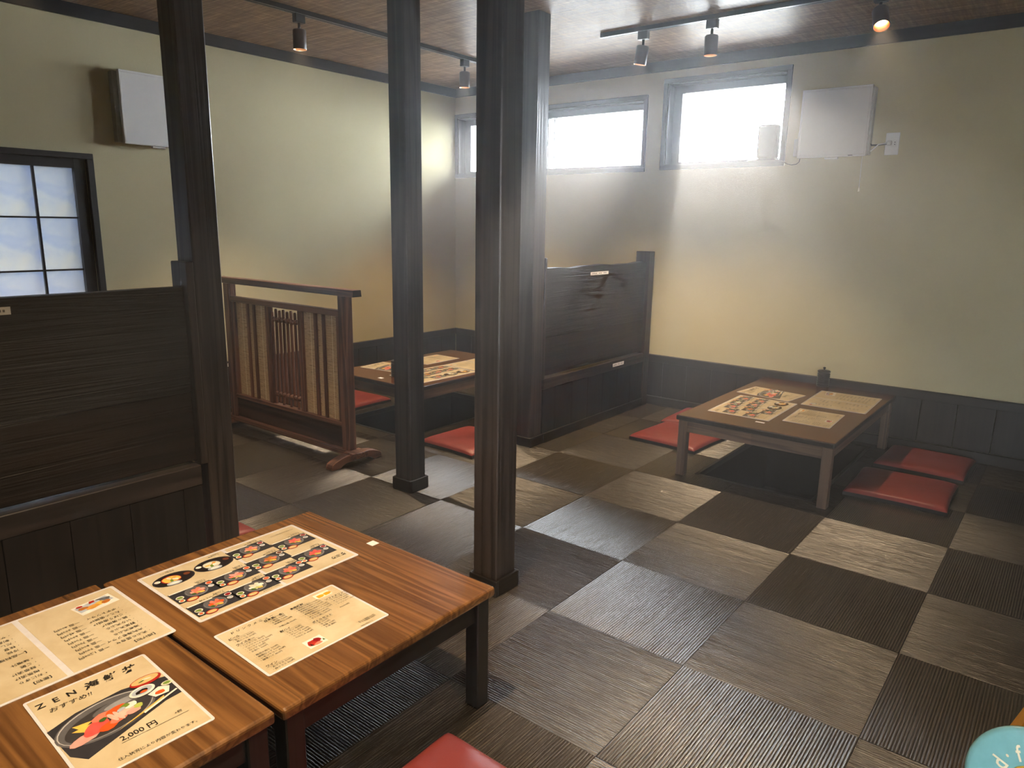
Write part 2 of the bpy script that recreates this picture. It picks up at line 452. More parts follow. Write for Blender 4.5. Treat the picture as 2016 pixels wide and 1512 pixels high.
# wainscot : base board, vertical planks, cap rail
def plank_mesh(wd, h, t, axis):
    m = MB()
    if axis == 'x': m.box(-wd / 2, wd / 2, -t / 2, t / 2, -h / 2, h / 2, 0, 0.0015)
    else: m.box(-t / 2, t / 2, -wd / 2, wd / 2, -h / 2, h / 2, 0, 0.0015)
    return m.mesh('plank', 'dark_z')
PX, PY = plank_mesh(.1865, .26, .012, 'x'), plank_mesh(.1865, .26, .012, 'y')
def link(name, me, parent, loc):
    o = bpy.data.objects.new(name, me); C.objects.link(o); o.parent = parent; o.location = loc; return o
x = XA + .0935 + .0145
while x < XR - .1:
    link('plank', PX, wall_back, (x, YB - .008, .195)); x += .188
y = YB - .0935 - .0145
while y > YF + .1:
    link('plank', PY, wall_left, (XA + .008, y, .195)); y -= .188
box('cap_rail', 'dark_x', XA + .03, XR, YB - .030, YB, .325, .377, wall_back, .002)
box('cap_rail', 'dark_y', XA, XA + .030, YF, YB, .325, .377, wall_left, .002)
struct(box('baseboard_back', 'dark_x', XA + .024, XR, YB - .024, YB, 0.0, .062, None, .002))
struct(box('baseboard_left', 'dark_y', XA, XA + .024, YF, YB, 0.0, .062, None, .002))

# ------------------------------------------------------------------ windows
def window_back(name, x0, x1, z0, z1, cw, sash_w, top, meeting=None):
    root = bpy.data.objects.new(name, None); C.objects.link(root); struct(root)
    def b(nm, mat, *q): return box(nm, mat, *q, root, 0.0015)
    # casing on the wall, reveal boards, sash rails, glass
    ya, yb = YB - .012, YB + TH
    b('casing', 'dark_x', x0 - cw, x1 + cw, ya, YB + .004, z1, z1 + cw); b('casing', 'dark_x', x0 - cw, x1 + cw, ya, YB + .004, z0 - cw, z0)
    b('casing', 'dark_z', x0 - cw, x0, ya, YB + .004, z0, z1); b('casing', 'dark_z', x1, x1 + cw, ya, YB + .004, z0, z1)
    t = .008
    b('reveal', 'pillar_x', x0, x1, YB, yb, z1 - t, z1); b('sill', 'pillar_x', x0, x1, YB, yb, z0, z0 + t)
    b('reveal', 'pillar_z', x0, x0 + t, YB, yb, z0 + t, z1 - t); b('reveal', 'pillar_z', x1 - t, x1, YB, yb, z0 + t, z1 - t)
    ys0, ys1 = YB + .085, YB + .125
    a, c = x0 + t, x1 - t; d, e = z0 + t, z1 - t
    b('sash_rail', 'alu', a, c, ys0, ys1, e - top, e); b('sash_rail', 'alu', a, c, ys0, ys1, d, d + .018)
    b('sash_stile', 'alu', a, a + sash_w, ys0, ys1, d, e); b('sash_stile', 'alu', c - sash_w * .35, c, ys0, ys1, d, e)
    if meeting:
        for xm in meeting: b('meeting_stile', 'alu', xm - .004, xm + .004, ys0, ys1, d + .018, e - top)
        b('pane', 'glass', a + sash_w, meeting[0] - .004, ys0 + .010, ys0 + .014, d + .018, e - top)
        b('pane', 'glass', meeting[0] + .004, c - sash_w * .35, ys0 + .024, ys0 + .028, d + .018, e - top)
    else:
        b('pane', 'glass', a + sash_w, c - sash_w * .35, ys0 + .018, ys0 + .022, d + .018, e - top)
    return root
window_back('window_1', *W1, .03, .06, .045, (-2.232, -2.173))
window_back('window_2', *W3, .03, .06, .05)

# shoji window in the left wall
root = bpy.data.objects.new('window_3', None); C.objects.link(root); struct(root)
ys0, ys1, zs0, zs1 = SHJ
xa = XA + .03
for nm, mat, q in (('casing', 'dark_y', (XA - .01, xa, ys0 - .03, ys1 + .034, zs1, zs1 + .03)), ('casing', 'dark_y', (XA - .01, xa, ys0 - .03, ys1 + .034, zs0 - .03, zs0)),
                   ('casing', 'dark_z', (XA - .01, xa, ys1, ys1 + .034, zs0, zs1)), ('casing', 'dark_z', (XA - .01, xa, ys0 - .03, ys0, zs0, zs1))):
    box(nm, mat, *q, root, .002)
xs0, xs1 = XA - .030, XA + .004
def shoji_sash(a, c, nv):
    s0, s1 = c - .04, a + .04
    box('sash_frame', 'dark_z', xs0, xs1, s0, c, zs0, zs1, root, .001); box('sash_frame', 'dark_z', xs0, xs1, a, s1, zs0, zs1, root, .001)
    box('sash_frame', 'dark_y', xs0, xs1, s1, s0, zs1 - .05, zs1, root, .001); box('sash_frame', 'dark_y', xs0, xs1, s1, s0, zs0, zs0 + .05, root, .001)
    vs = [s0 + .004] + [-1.336 - .236 * k for k in range(nv)]
    vs = [vs[0]] + [v for v in vs[1:] if s1 + .05 < v < s0 - .05] + [s1]
    hs = [zs1 - .05, 1.299, 1.016, .735, zs0 + .05]
    for v in vs[1:-1]: box('muntin', 'dark_z', xs0 + .012, xs1 - .006, v - .006, v + .006, zs0 + .05, zs1 - .05, root)
    for h in hs[1:-1]: box('muntin', 'dark_y', xs0 + .014, xs1 - .008, s1, s0, h - .0045, h + .0045, root)
    for p in range(len(vs) - 1):
        for q in range(len(hs) - 1):
            box('paper_pane', 'shoji', xs0 + .006, xs0 + .0075, vs[p + 1], vs[p], hs[q + 1], hs[q], root)
shoji_sash(-1.80, ys1 - .022, 3)
box('jamb', 'dark_z', XA - .09, XA - .005, ys1 - .022, ys1, zs0, zs1, root, .001)
shoji_sash(ys0, -1.80, 5)
# unseen entrance glazing, added behind the camera to let in fill daylight
root = bpy.data.objects.new('fill_window', None); C.objects.link(root); struct(root)
fx0, fx1, fz0, fz1 = FW
for k in range(3):
    xk = fx0 + (fx1 - fx0) * k / 2
    box('mullion', 'alu', max(fx0, xk - .03), min(fx1, xk + .03), YF - .1, YF - .05, fz0, fz1, root)
box('transom', 'alu', fx0, fx1, YF - .1, YF - .05, fz1 - .05, fz1, root); box('transom', 'alu', fx0, fx1, YF - .1, YF - .05, fz0, fz0 + .08, root)
for k in range(2): box('pane', 'glass', fx0 + (fx1 - fx0) * k / 2 + .03, fx0 + (fx1 - fx0) * (k + 1) / 2 - .03, YF - .078, YF - .072, fz0 + .08, fz1 - .05, root)

# ------------------------------------------------------------------ pillars
def pillar(label, x1, y0, s, base=True, hb=.061):
    """x1 = right face, y0 = near face"""
    cx, cy = x1 - s / 2, y0 + s / 2
    t = thing('wooden_pillar', label, 'pillar', (cx, cy, 0), 0, None, 'thing')
    h = s / 2; ch = .004
    pts = [(-h + ch, -h), (h - ch, -h), (h, -h + ch), (h, h - ch), (h - ch, h), (-h + ch, h), (-h, h - ch), (-h, -h + ch)]
    MB().prism(pts, 'z', 0.0, ZC - .001).build('shaft', 'pillar_z', t)
    # long drying crack on the right face, a thin dark recess strip
    n = 26; ph = random.random() * 6
    P = [(h + .0003, .012 * math.sin(ph + k * .5) * .35 + h * .25, .12 + k * (ZC - .3) / n) for k in range(n + 1)]
    m = MB()
    for a, b in zip(P, P[1:]):
        wv = .0012
        m.poly([(a[0], a[1] - wv, a[2]), (a[0], a[1] + wv, a[2]), (b[0], b[1] + wv, b[2]), (b[0], b[1] - wv, b[2])])
    m.build('drying_crack', 'black', t)
    if base:
        o = h + .011
        for q in ((-o, o, -o, -h), (-o, o, h, o), (-o, -h, -h, h), (h, o, -h, h)):
            box('base_trim', 'dark_x' if q[1] - q[0] > q[3] - q[2] else 'dark_y', *q, 0.0, hb, t, .002)
    return t
pillar('dark square pillar at the end of the near left plank partition', -1.15, -1.57, .105, base=False)
pillar('dark pillar with boxed base standing just right of the timber and reed screen', -1.176, -.530, .105)
pillar('large dark pillar in the middle of the floor beside the near table corner', -.203, -1.044, .109)
pillar('dark pillar built into the open end of the far partition, half behind the middle pillar', -1.181, .453, .112, hb=.058)

# ------------------------------------------------------------------ low partitions
def live_edge(y0, y1, z0, zt, amp, n=24):
    top = [(y1 + (y0 - y1) * k / n, zt + amp * (math.sin(k * .55 + 1) * .6 + math.sin(k * 1.3) * .4)) for k in range(n + 1)]
    return [(y0, z0), (y1, z0)] + top
def partition(label, xf, y0, y1, jamb_lo, jamb_hi, zt, zseam, zr0, zr1, first, xb, amp, group=None):
    """face at x=xf; runs y0..y1; jamb_* = (ya,yb,ztop) posts at the ends"""
    t = thing('low_partition', label, 'partition', (0, 0, 0), 0, None, 'thing')
    th = .05
    for j in (jamb_lo, jamb_hi):
        if j: box('jamb_post', 'pillar_z', xf - .100, xf + .006, j[0], j[1], zr1 if j[3] else 0.0, j[2], t, .003)
    cy = (y0 + y1) / 2
    b = MB().prism([(a - cy, c - (zseam + zt) / 2) for a, c in live_edge(y0, y1, zseam + .001, zt, amp)], 'x', -th / 2, th / 2)
    b.build('board', 'board_y', t, (xb - th / 2, cy, (zseam + zt) / 2))
    zl = zr1 + .012
    box('board', 'board_red_y', xb - th + .001, xb - .001, y0, y1, zl, zseam - .001, t, .003)
    box('rail', 'pillar_y', xf - .095, xf + .004, y0, y1, zr0, zr1, t, .003)
    ya = y1 - first
    edges = [y1]
    while ya > y0 + .03: edges.append(ya); ya -= .188
    edges.append(y0)
    for a, b_ in zip(edges, edges[1:]):
        box('plank', 'dark_z', xf - .010, xf, b_ + .0008, a - .0008, .055, zr0 - .001, t, .0015)
        box('plank', 'dark_z', xf - .092, xf - .082, b_ + .0008, a - .0008, .055, zr0 - .001, t, .0015)
    box('base_trim', 'dark_y', xf - .104, xf + .012, y0, y1, 0.0, .058, t, .002)
    return t
partition('near left partition of brushed charcoal boards over dark planks', -1.152, -3.4, -1.598, None, (-1.598, -1.571, 1.158, True), 1.069, .695, .350, .426, .073, -1.178, .001)
box('trim_strip_tmp', 'dark_z', -1.2, -1.19, -1.5985, -1.5715, 0.0, .42).name = 'partition_stub'
bpy.data.objects.remove(bpy.data.objects['partition_stub'])
far_part = partition('far partition with wavy-topped board between the two sunken tables', -1.181, .578, 1.826, (.566, .584, 1.115, True), (1.826, 1.908, 1.128, False), 1.052, .645, .333, .396, .18, -1.196, .006)
partition('partition of dark boards right of the window table, just outside the view', 1.66, .50, 1.908, None, None, 1.052, .645, .333, .396, .18, 1.65, .006)

# ------------------------------------------------------------------ tables
def table(name, label, x0, x1, y0, y1, h, top, mats, leg=.050, th=.028, ap=.062, axis='x', inset=.012, rnd=.008):
    cx, cy = (x0 + x1) / 2, (y0 + y1) / 2; a, b = (x1 - x0) / 2, (y1 - y0) / 2
    t = thing(name, label, 'table', (cx, cy, 0), 0, 'low sunken-floor dining tables')
    m = MB().box(-a, a, -b, b, h - th, h, 0, rnd, 3)
    if mats[0] == 'table2':
        for f in m.b.faces:
            f.normal_update()
            if abs(f.normal.z) < .8: f.material_index = 1
    m.build('tabletop', [mats[0] + '_' + axis, 'dark_' + axis], t)
    ia, ib = a - inset, b - inset; z1 = h - th
    for sx in (-1, 1):
        for sy in (-1, 1):
            X = sorted((sx * ia, sx * (ia - leg))); Y = sorted((sy * ib, sy * (ib - leg)))
            box('leg', mats[1] + '_z', *X, *Y, 0.0, z1, t, .003)
    q = .010
    for sy in (-1, 1):
        Y = sorted((sy * (ib - q), sy * (ib - q - .022))); box('apron', mats[1] + '_x', -ia + leg, ia - leg, *Y, z1 - ap, z1, t, .001)
    for sx in (-1, 1):
        X = sorted((sx * (ia - q), sx * (ia - q - .022))); box('apron', mats[1] + '_y', *X, -ib + leg, ib - leg, z1 - ap, z1, t, .001)
    return t
Z1, ZR = .350, .332
table('low_table', 'orange-brown pine low table nearest the middle pillar', -.650, .166, -2.160, -1.497, Z1, 0, ('table', 'dark'), axis='x', leg=.046)
table('low_table', 'pine low table at the corner of the view carrying the recommended bowl menu', -.662, .156, -2.84, -2.170, Z1, 0, ('table', 'dark'), axis='x', leg=.046)
table('low_table', 'dark reddish low table against the window wall', -.312, .490, .580, 1.906, ZR, 0, ('table2', 'frame'), axis='y', leg=.046)
table('low_table', 'low table behind the standing screen in the far corner', -2.560, -1.775, .085, 1.240, ZR, 0, ('table2', 'frame'), axis='y', leg=.046)

# ------------------------------------------------------------------ floor cushions
def cushion_mesh():
    n = 16; s = .225; H = .026; m = bmesh.new()
    def prof(u, v):
        e = (1 - abs(u) ** 6) * (1 - abs(v) ** 6)
        return .0155 + H * (max(0, e) ** .35)
    def xy(u, v):
        # corners pulled out into points, sides slightly hollow
        k = 1 - .035 * (1 - abs(v) ** 2) * abs(u) ** 8; l = 1 - .035 * (1 - abs(u) ** 2) * abs(v) ** 8
        return u * s * k, v * s * l
    G = []
    T = [math.sin((i / n - .5) * PI) for i in range(n + 1)]
    for i in range(n + 1):
        G.append([])
        for j in range(n + 1):
            u, v = T[i], T[j]; X, Y = xy(u, v)
            wr = .0012 * math.sin(9 * u + 4 * v) * (1 - abs(u)) * (1 - abs(v))
            G[i].append(m.verts.new((X, Y, prof(u, v) + wr)))
    for i in range(n):
        for j in range(n):
            f = m.faces.new((G[i][j], G[i + 1][j], G[i + 1][j + 1], G[i][j + 1])); f.smooth = True
    mb = MB(); mb.add(m); return mb.mesh('top_panel', 'red')
def cushion_base_mesh():
    s = .225; b = MB(); k = 8
    ring = []
    for (a, c) in (((-1, -1), (1, -1)), ((1, -1), (1, 1)), ((1, 1), (-1, 1)), ((-1, 1), (-1, -1))):
        for q in range(k):
            u = a[0] + (c[0] - a[0]) * q / k; v = a[1] + (c[1] - a[1]) * q / k
            kk = 1 - .035 * (1 - abs(v) ** 2) * abs(u) ** 8; ll = 1 - .035 * (1 - abs(u) ** 2) * abs(v) ** 8
            ring.append((u * s * kk, v * s * ll))
    b.prism([(p[0] * 1.0, p[1] * 1.0) for p in ring], 'z', .0, .0165)
    return b.mesh('underside', 'black_cloth')
CT, CB = cushion_mesh(), cushion_base_mesh()
def cushion(label, cx, cy, rot=0.0, sc=1.0, z=0.0):
    t = thing('floor_cushion', label, 'cushion', (cx, cy, z), math.radians(rot), 'red floor cushions round the low tables')
    t.scale = (sc, sc, 1.15)
    link('top_panel', CT, t, (0, 0, 0)); link('underside', CB, t, (0, 0, 0))
    return t
cushion('red cushion right of the window table, the nearer of that pair', .706, 1.100, 1.5, 1.02)
cushion('red cushion right of the window table, the one closer to the wall', .722, 1.665, -1.5, .98)
cushion('red cushion left of the window table, in front of its leg', -.575, 1.215, -4, 1.0)
cushion('red cushion mostly hidden behind the one left of the window table', -.62, 1.690, 2, .97)
cushion('red cushion on the floor between the two middle pillars', -1.495, .275, -2, .94)
cushion('red cushion glimpsed between the standing screen and the far corner table', -2.845, .445, 2, .98)
cushion('red cushion corner peeping out behind the left pillar base', -1.500, -1.520, 0, .98)
cushion('red cushion beside the near pine table at the bottom edge of the view', .405, -1.925, 0, 1.04)

# ------------------------------------------------------------------ standing wicker screen
def screen():
    t = thing('standing_screen', 'brown timber standing screen with reed panels and a slatted centre', 'screen', (-2.345, -.41, 0))
    X = lambda v: v + 2.345
    D = .020
    # uprights, beam, rails
    for a, b in ((-2.928, -2.868), (-1.812, -1.752)):
        box('upright', 'screen_z', X(a), X(b), -.026, .026, .045, .918, t, .003)
    c = MB().prism([(-.034, .922), (.034, .922), (.028, .958), (-.028, .958)], 'y', 0, 1)  # placeholder profile
    c.b.free()
    prof = [(-.030, 0.0), (.030, 0.0), (.026, .036), (-.026, .036)]
    MB().prism(prof, 'x', X(-2.995), X(-1.680), 0, .002).build('top_beam', 'screen_x', t, (0, 0, .918))
    for xe in (-2.995, -1.680):
        sgn = -1 if xe < -2 else 1
        MB().prism([(p[0] * .97, p[1] * .96 + .0006) for p in prof], 'x', X(xe), X(xe) + sgn * .0015).build('beam_end', 'black', t, (0, 0, .918))
    box('rail', 'screen_x', X(-2.868), X(-1.812), -D, D, .806, .838, t, .002)
    box('rail', 'screen_x', X(-2.868), X(-1.812), -D, D, .195, .220, t, .002)
    box('kick_panel', 'carved_x', X(-2.868), X(-1.812), -.010, .010, .072, .195, t, .001)
    box('bottom_rail', 'screen_x', X(-2.985), X(-1.682), -.030, .030, .038, .070, t, .003)
    # inner stiles
    for a, b in ((-2.868, -2.836), (-2.505, -2.466), (-2.186, -2.148), (-1.842, -1.812)):
        box('stile', 'screen_z', X(a), X(b), -.016, .016, .220, .806, t, .0015)
    for a, b in ((-2.836, -2.505), (-2.148, -1.842)):
        box('reed_panel', 'reed', X(a), X(b), .001, .0035, .220, .806, t)
        for k in range(2):
            xs = X(a + (b - a) * (.20 + .62 * k))
            o = box('binding_thread', 'cream', xs - .0012, xs + .0012, -.0005, .001, .222, .804, t)
    for a, b in ((-2.709, -2.690), (-2.643, -2.623), (-2.043, -2.021), (-1.971, -1.951)):
        box('slat', 'screen_z', X(a), X(b), -.012, .0005, .220, .806, t, .001)
    # slatted centre : round-topped pickets tied with cord
    n = 8
    mk = MB(); rr = .0095
    profz = [(rr * .55, .789), (rr * .9, .785), (rr, .775), (rr, .232), (rr * .9, .222)]
    mk.lathe([(r, z) for r, z in profz[::-1]], 10)
    pm = mk.mesh('picket', 'screen_z')
    kn = MB().lathe([(.002, -.016), (.012, -.011), (.0155, 0), (.012, .011), (.002, .016)], 10).mesh('cord_knot', 'screen_x')
    for i in range(n):
        xp = -2.455 + i * (.258 / (n - 1))
        p = link('picket', pm, t, (X(xp), .003, (-.012 if i in (0,) else 0) + .008 * (i % 2)))
        if i < n - 1:
            link('cord_knot', kn, p, (.018, -.004, .735 - p.location.z - .003 * (i % 2)))
        if i < n - 1: link('cord_knot', kn, p, (.018, -.004, .283 - p.location.z))
    # arched feet
    for xc in (-2.915, -1.742):
        a = X(xc)
        half = [(.034, .0375), (.034, .060), (.070, .060), (.110, .053), (.150, .040), (.168, .030), (.174, .014), (.172, 0), (.118, 0), (.098, .014), (.070, .022)]
        pts = half + [(-y_, z_) for y_, z_ in half[::-1]]
        MB().prism(pts, 'x', a - .028, a + .028, 0, .002).build('foot', 'screen_y', t)
        box('foot_block', 'screen_y', a - .030, a + .052, -.05, .055, .0385, .068, t, .003) if xc > -2 else None
    return t
screen()

# ------------------------------------------------------------------ track lights
def track(name, label, p0, p1):
    (xa_, ya_), (xb_, yb_) = p0, p1
    t = thing(name, label, 'lighting track', ((xa_ + xb_) / 2, (ya_ + yb_) / 2, ZC), 0)
    L = math.hypot(xb_ - xa_, yb_ - ya_) / 2
    if abs(xb_ - xa_) > abs(yb_ - ya_): q = (-L, L, -.017, .017); e = ((-L, L, -.0175, -.0155), (-L, L, .0155, .0175))
    else: q = (-.017, .017, -L, L); e = ((-.0175, -.0155, -L, L), (.0155, .0175, -L, L))
    box('channel', 'black', *q, -.024, 0, t, .001)
    for r in e: box('lip', 'steel', *r, -.0255, -.024, t)
    return t
track('light_track', 'black ceiling track running beside the left wall', (-2.235, -2.4), (-2.235, 1.60))
track('light_track', 'black ceiling track running in front of the high windows', (-1.170, 1.065), (2.6, 1.065))
track('light_track', 'black ceiling track above the near pine tables, out of view overhead', (-.3, -2.0), (2.4, -2.0))

AD = MB().box(-.017, .017, -.030, .030, -.045, 0, 0, .002).mesh('adapter', 'black')
STEM = MB().lathe([(.0075, -.04), (.0075, 0)], 10).mesh('stem', 'black')
SH = MB().lathe([(.0345, -.100), (.0355, -.098), (.0355, -.006), (.032, 0), (.004, .001)], 24, cap=False).mesh('shade', 'lampbrown')
RF = MB().lathe([(.0345, -.0995), (.031, -.090), (.024, -.060), (.020, -.048)], 24, cap=False).mesh('reflector', 'copper')
BU = MB().lathe([(.0205, -.060), (.0205, -.050), (.001, -.045)], 20, cap=True).mesh('bulb', 'bulb')
def lamp(label, x, y, along, tilt=(0, 0), power=LAMP_W, ang=88):
    t = thing('track_spotlight', label, 'spotlight', (x, y, ZC - .024), 0, 'track spotlights')
    a = link('adapter', AD, t, (0, 0, 0)); a.rotation_euler.z = 0 if along == 'y' else PI / 2
    link('stem', STEM, t, (0, 0, -.043))
    s = link('shade', SH, t, (0, 0, -.078)); s.rotation_euler = (tilt[0], tilt[1], 0)
    link('reflector', RF, s, (0, 0, 0)); link('bulb', BU, s, (0, 0, 0))
    ld = bpy.data.lights.new('spot_beam', 'SPOT'); ld.energy = power; ld.color = (1.0, .73, .45); ld.spot_size = math.radians(ang); ld.spot_blend = .6; ld.shadow_soft_size = .02
    lo = bpy.data.objects.new('spot_beam', ld); C.objects.link(lo); lo.parent = s; lo.location = (0, 0, -.075)
    return t
lamp('brown cylinder spotlight on the left track, nearest the left pillar', -2.235, -.290, 'y')
lamp('brown cylinder spotlight on the left track, near the far corner', -2.235, 1.040, 'y')
lamp('cylinder spotlight beside the free end of the window track, tilted left', -.890, 1.065, 'x', (0, .16))
lamp('cylinder spotlight hanging straight above the right window', -.478, 1.065, 'x', (0, 0))
lamp('brightly glowing spotlight tilted toward the viewer at the right of the ceiling', .350, 1.065, 'x', (-.50, -.30), LAMP_W * .8, 62)
lamp('spotlight on the left track past the left pillar, outside the view', -2.235, -1.62, 'y', (0, 0), LAMP_W * .55)
lamp('spotlight above the pine tables, outside the view', .1, -2.0, 'x', (.04, .12), LAMP_W * 2.0, 68)
lamp('spotlight above the floor right of the pine tables, outside the view', 1.3, -2.0, 'x', (.2, .5), LAMP_W)

# ------------------------------------------------------------------ ventilation fans
def fan():
    """faces -y, wall plane at y=0, centre of panel at origin"""
    t = thing('ventilation_fan', 'square white panel fan with pull cord beside the high right window', 'fan', (0, 0, 0), 0, 'square wall fans')
    box('housing', 'white2', -.183, .203, -.050, 0, -.187, .190, t, .004)
    box('spacer', 'white2', -.15, .15, -.066, -.050, -.15, .15, t)
    pm = MB().box(-.196, .196, -.088, -.066, -.196, .196, 0, .004, 2); pm.build('front_panel', 'white', t)
    for q in ((-.196, .196, .184, .196), (-.196, .196, -.196, -.184), (-.196, -.184, -.184, .184), (.184, .196, -.184, .184)):
        box('panel_rim', 'white', q[0], q[1], -.092, -.087, q[2], q[3], t, .0015)
    box('release_tab', 'white', -.035, .040, -.082, -.060, -.207, -.196, t, .002)
    box('badge', 'stickerprint', .10, .125, -.0925, -.092, -.1925, -.189, t)
    return t
f1 = fan(); f1.location = (-.023, YB, 1.922)
m = MB().tube([(.165, -.030, -.187), (.166, -.030, -.30), (.167, -.030, -.375)], .0016, 6); cord = m.build('pull_cord', 'white', f1)
MB().lathe([(.004, -.012), (.0055, -.010), (.0055, .008), (.003, .012)], 10).build('cord_toggle', 'cream', cord, (.167, -.030, -.385))
f2 = dup(f1, (XA, -.694, 1.908), PI / 2, 'square white panel fan above the paper window, partly behind the left pillar')
for ch in list(f2.children):
    if ch.name.startswith('pull_cord'):
        for q in list(ch.children): bpy.data.objects.remove(q)
        bpy.data.objects.remove(ch)
    elif ch.name.startswith('housing'):
        ch.location.x = -.010 - .01
# outlet and cords
t = thing('wall_outlet', 'white outlet plate with plugged cord right of the window fan', 'outlet', (.290, YB, 1.793))
box('cover_plate', 'white', -.037, .037, -.006, 0, -.062, .062, t, .002)
box('socket_insert', 'white', -.013, .022, -.010, -.006, -.016, .020, t, .001)
for k in (-1, 1): box('socket_slot', 'black', .013, .017, -.0106, -.0100, .002 + k * .006 - .003, .002 + k * .006 + .003, t)
t = thing('power_cable', 'white cord plugged into the outlet beside the window fan', 'cord', (0, 0, 0))
m = MB().tube([(.155, YB - .02, 1.755), (.185, YB - .022, 1.757), (.205, YB - .025, 1.775), (.222, YB - .026, 1.792), (.252, YB - .022, 1.797), (.272, YB - .022, 1.797)], .0035, 8); m.build('cable', 'white', t)
box('plug', 'white', .268, .290, YB - .036, YB - .0101, 1.785, 1.809, t, .003)
m = MB().tube([(.170, YB - .03, 1.82), (.172, YB - .03, 1.800), (.185, YB - .024, 1.789), (.215, YB - .016, 1.789), (.262, YB - .012, 1.794)], .0045, 8)
tag(m.build('power_cable', 'black'), 'dark cord looping from the window fan to the outlet', 'cord')
# speaker on the sill with its cable
t = thing('speaker', 'small black speaker standing on the sill of the right high window', 'speaker', (-.449, YB + .040, 1.730))
sm = MB().box(-.064, .064, -.036, .036, .012, .222, 0, .016, 3); sm.build('cabinet', 'speaker', t)
MB().box(-.055, .055, -.030, .030, 0, .012, 0, .002).build('foot', 'black', t)
m = MB().tube([(-.375, YB + .03, 1.735), (-.340, YB - .012, 1.722), (-.318, YB - .016, 1.712), (-.30, YB - .010, 1.702), (-.275, YB - .006, 1.696), (-.245, YB - .006, 1.698), (-.228, YB - .008, 1.712), (-.222, YB - .010, 1.745)], .0022, 8)
tag(m.build('speaker_cable', 'cablebrown'), 'thin brown cable hanging between the right window sill and the fan', 'cable')
m = MB().tube([(-.510, YB + .02, 1.738), (-.53, YB + .015, 1.737), (-.56, YB + .016, 1.734), (-.575, YB + .02, 1.733)], .0025, 8)
tag(m.build('speaker_lead', 'white'), 'short white lead lying on the window sill left of the speaker', 'cable')
t = thing('power_adapter', 'small grey adapter box on the wall at the left edge of the window fan', 'adapter', (-.248, YB, 1.795))
box('case', 'white2', -.016, .016, -.030, 0, -.052, .052, t, .003); MB().tube([(0, -.015, .052), (.004, -.015, .09), (.014, -.02, .125), (.03, -.03, .14)], .002, 6).build('lead', 'white', t)

# ------------------------------------------------------------------ jars on the tables
JP = [(.034, 0), (.036, .002)]
z = .004
for k in range(7):
    JP += [(.0345, z), (.0385, z + .004), (.0385, z + .007), (.0345, z + .0105)]; z += .0118
JP += [(.0335, z), (.033, z + .003)]
JB = MB().lathe(JP, 28).mesh('body', 'iron'); zt = z + .003
JL = MB().lathe([(.0345, 0), (.0385, .002), (.0385, .009), (.034, .013), (.010, .017)], 28).mesh('lid', 'iron')
JK = MB().lathe([(.006, 0), (.0055, .006), (.0085, .010), (.0085, .014), (.004, .017)], 14).mesh('knob', 'iron')
def jar(label, x, y, zz):
    t = thing('ribbed_jar', label, 'jar', (x, y, zz), 0, 'ribbed black condiment jars')
    link('body', JB, t, (0, 0, 0)); l = link('lid', JL, t, (0, 0, zt)); link('knob', JK, l, (0, 0, .0168)); return t
jar('ribbed black lidded jar at the wall end of the window table', .075, 1.862, ZR)
jar('ribbed black jar on the far corner table, half behind a pillar', -2.118, .262, ZR)

# ------------------------------------------------------------------ small labels stuck on wood
def sticker(label, p0, p1, face, h=None):
    """thin white paper label; face: 'z' lying, 'x' on +x face"""
    (a, b, c), (d, e, f) = p0, p1
    o = box('label_strip', 'sticker', a, d, b, e, c, f)
    tag(o, label, 'label', 'white paper labels stuck on the woodwork')
    return o
def strip(label, x, y0, y1, z0, z1):
    o = sticker(label, (x, y0, z0), (x + .0012, y1, z1), 'x')
    m = MB(); L = y1 - y0; n = 9
    for k in range(n):
        if k in (3, 6): continue
        u = -L / 2 + L * (.1 + .8 * k / n)
        m.poly([(.0008, u, -(z1 - z0) * .16), (.0008, u + L * .055, -(z1 - z0) * .16), (.0008, u + L * .055, (z1 - z0) * .16), (.0008, u, (z1 - z0) * .16)])
    m.build('print_line', 'stickerprint', o)
strip('white label strip near the top board edge of the far partition', -1.1955, 1.085, 1.305, .992, 1.012)
strip('white label strip on the rail of the far partition', -1.1765, 1.385, 1.535, .355, .378)
strip('white label strip at the left edge of the near partition board', -1.1775, -2.235, -2.125, 1.02, 1.043)
strip('white label strip on the left wall rail behind the standing screen', XA + .0302, -.345, -.285, .345, .366)
sticker('small white square label on the nearest pine table', (-.304, -1.545, Z1), (-.276, -1.518, Z1 + .0008), 'z')
sticker('small white label near the front edge of the window table', (.062, .716, ZR), (.108, .734, ZR + .0008), 'z')
sticker('tiny white label on the far corner table', (-2.165, .140, ZR), (-2.130, .165, ZR + .0008), 'z')

# ------------------------------------------------------------------ menus : laminated prints
def text_geo(body, size, shear=0.0, align='LEFT', bold=0.0, space=1.0, line=1.0):
    cu = bpy.data.curves.new('t', 'FONT'); cu.body = body; cu.size = size; cu.shear = shear; cu.align_x = align
    cu.resolution_u = 2 if size > .012 else 1; cu.offset = bold; cu.space_character = space; cu.space_line = line
    ob = bpy.data.objects.new('t', cu); C.objects.link(ob)
    dg = bpy.context.evaluated_depsgraph_get()
    me = ob.evaluated_get(dg).to_mesh()
    V = [(v.co.x, v.co.y) for v in me.vertices]; F = [tuple(p.vertices) for p in me.polygons]
    ob.evaluated_get(dg).to_mesh_clear()
    bpy.data.objects.remove(ob); bpy.data.curves.remove(cu)
    return V, F

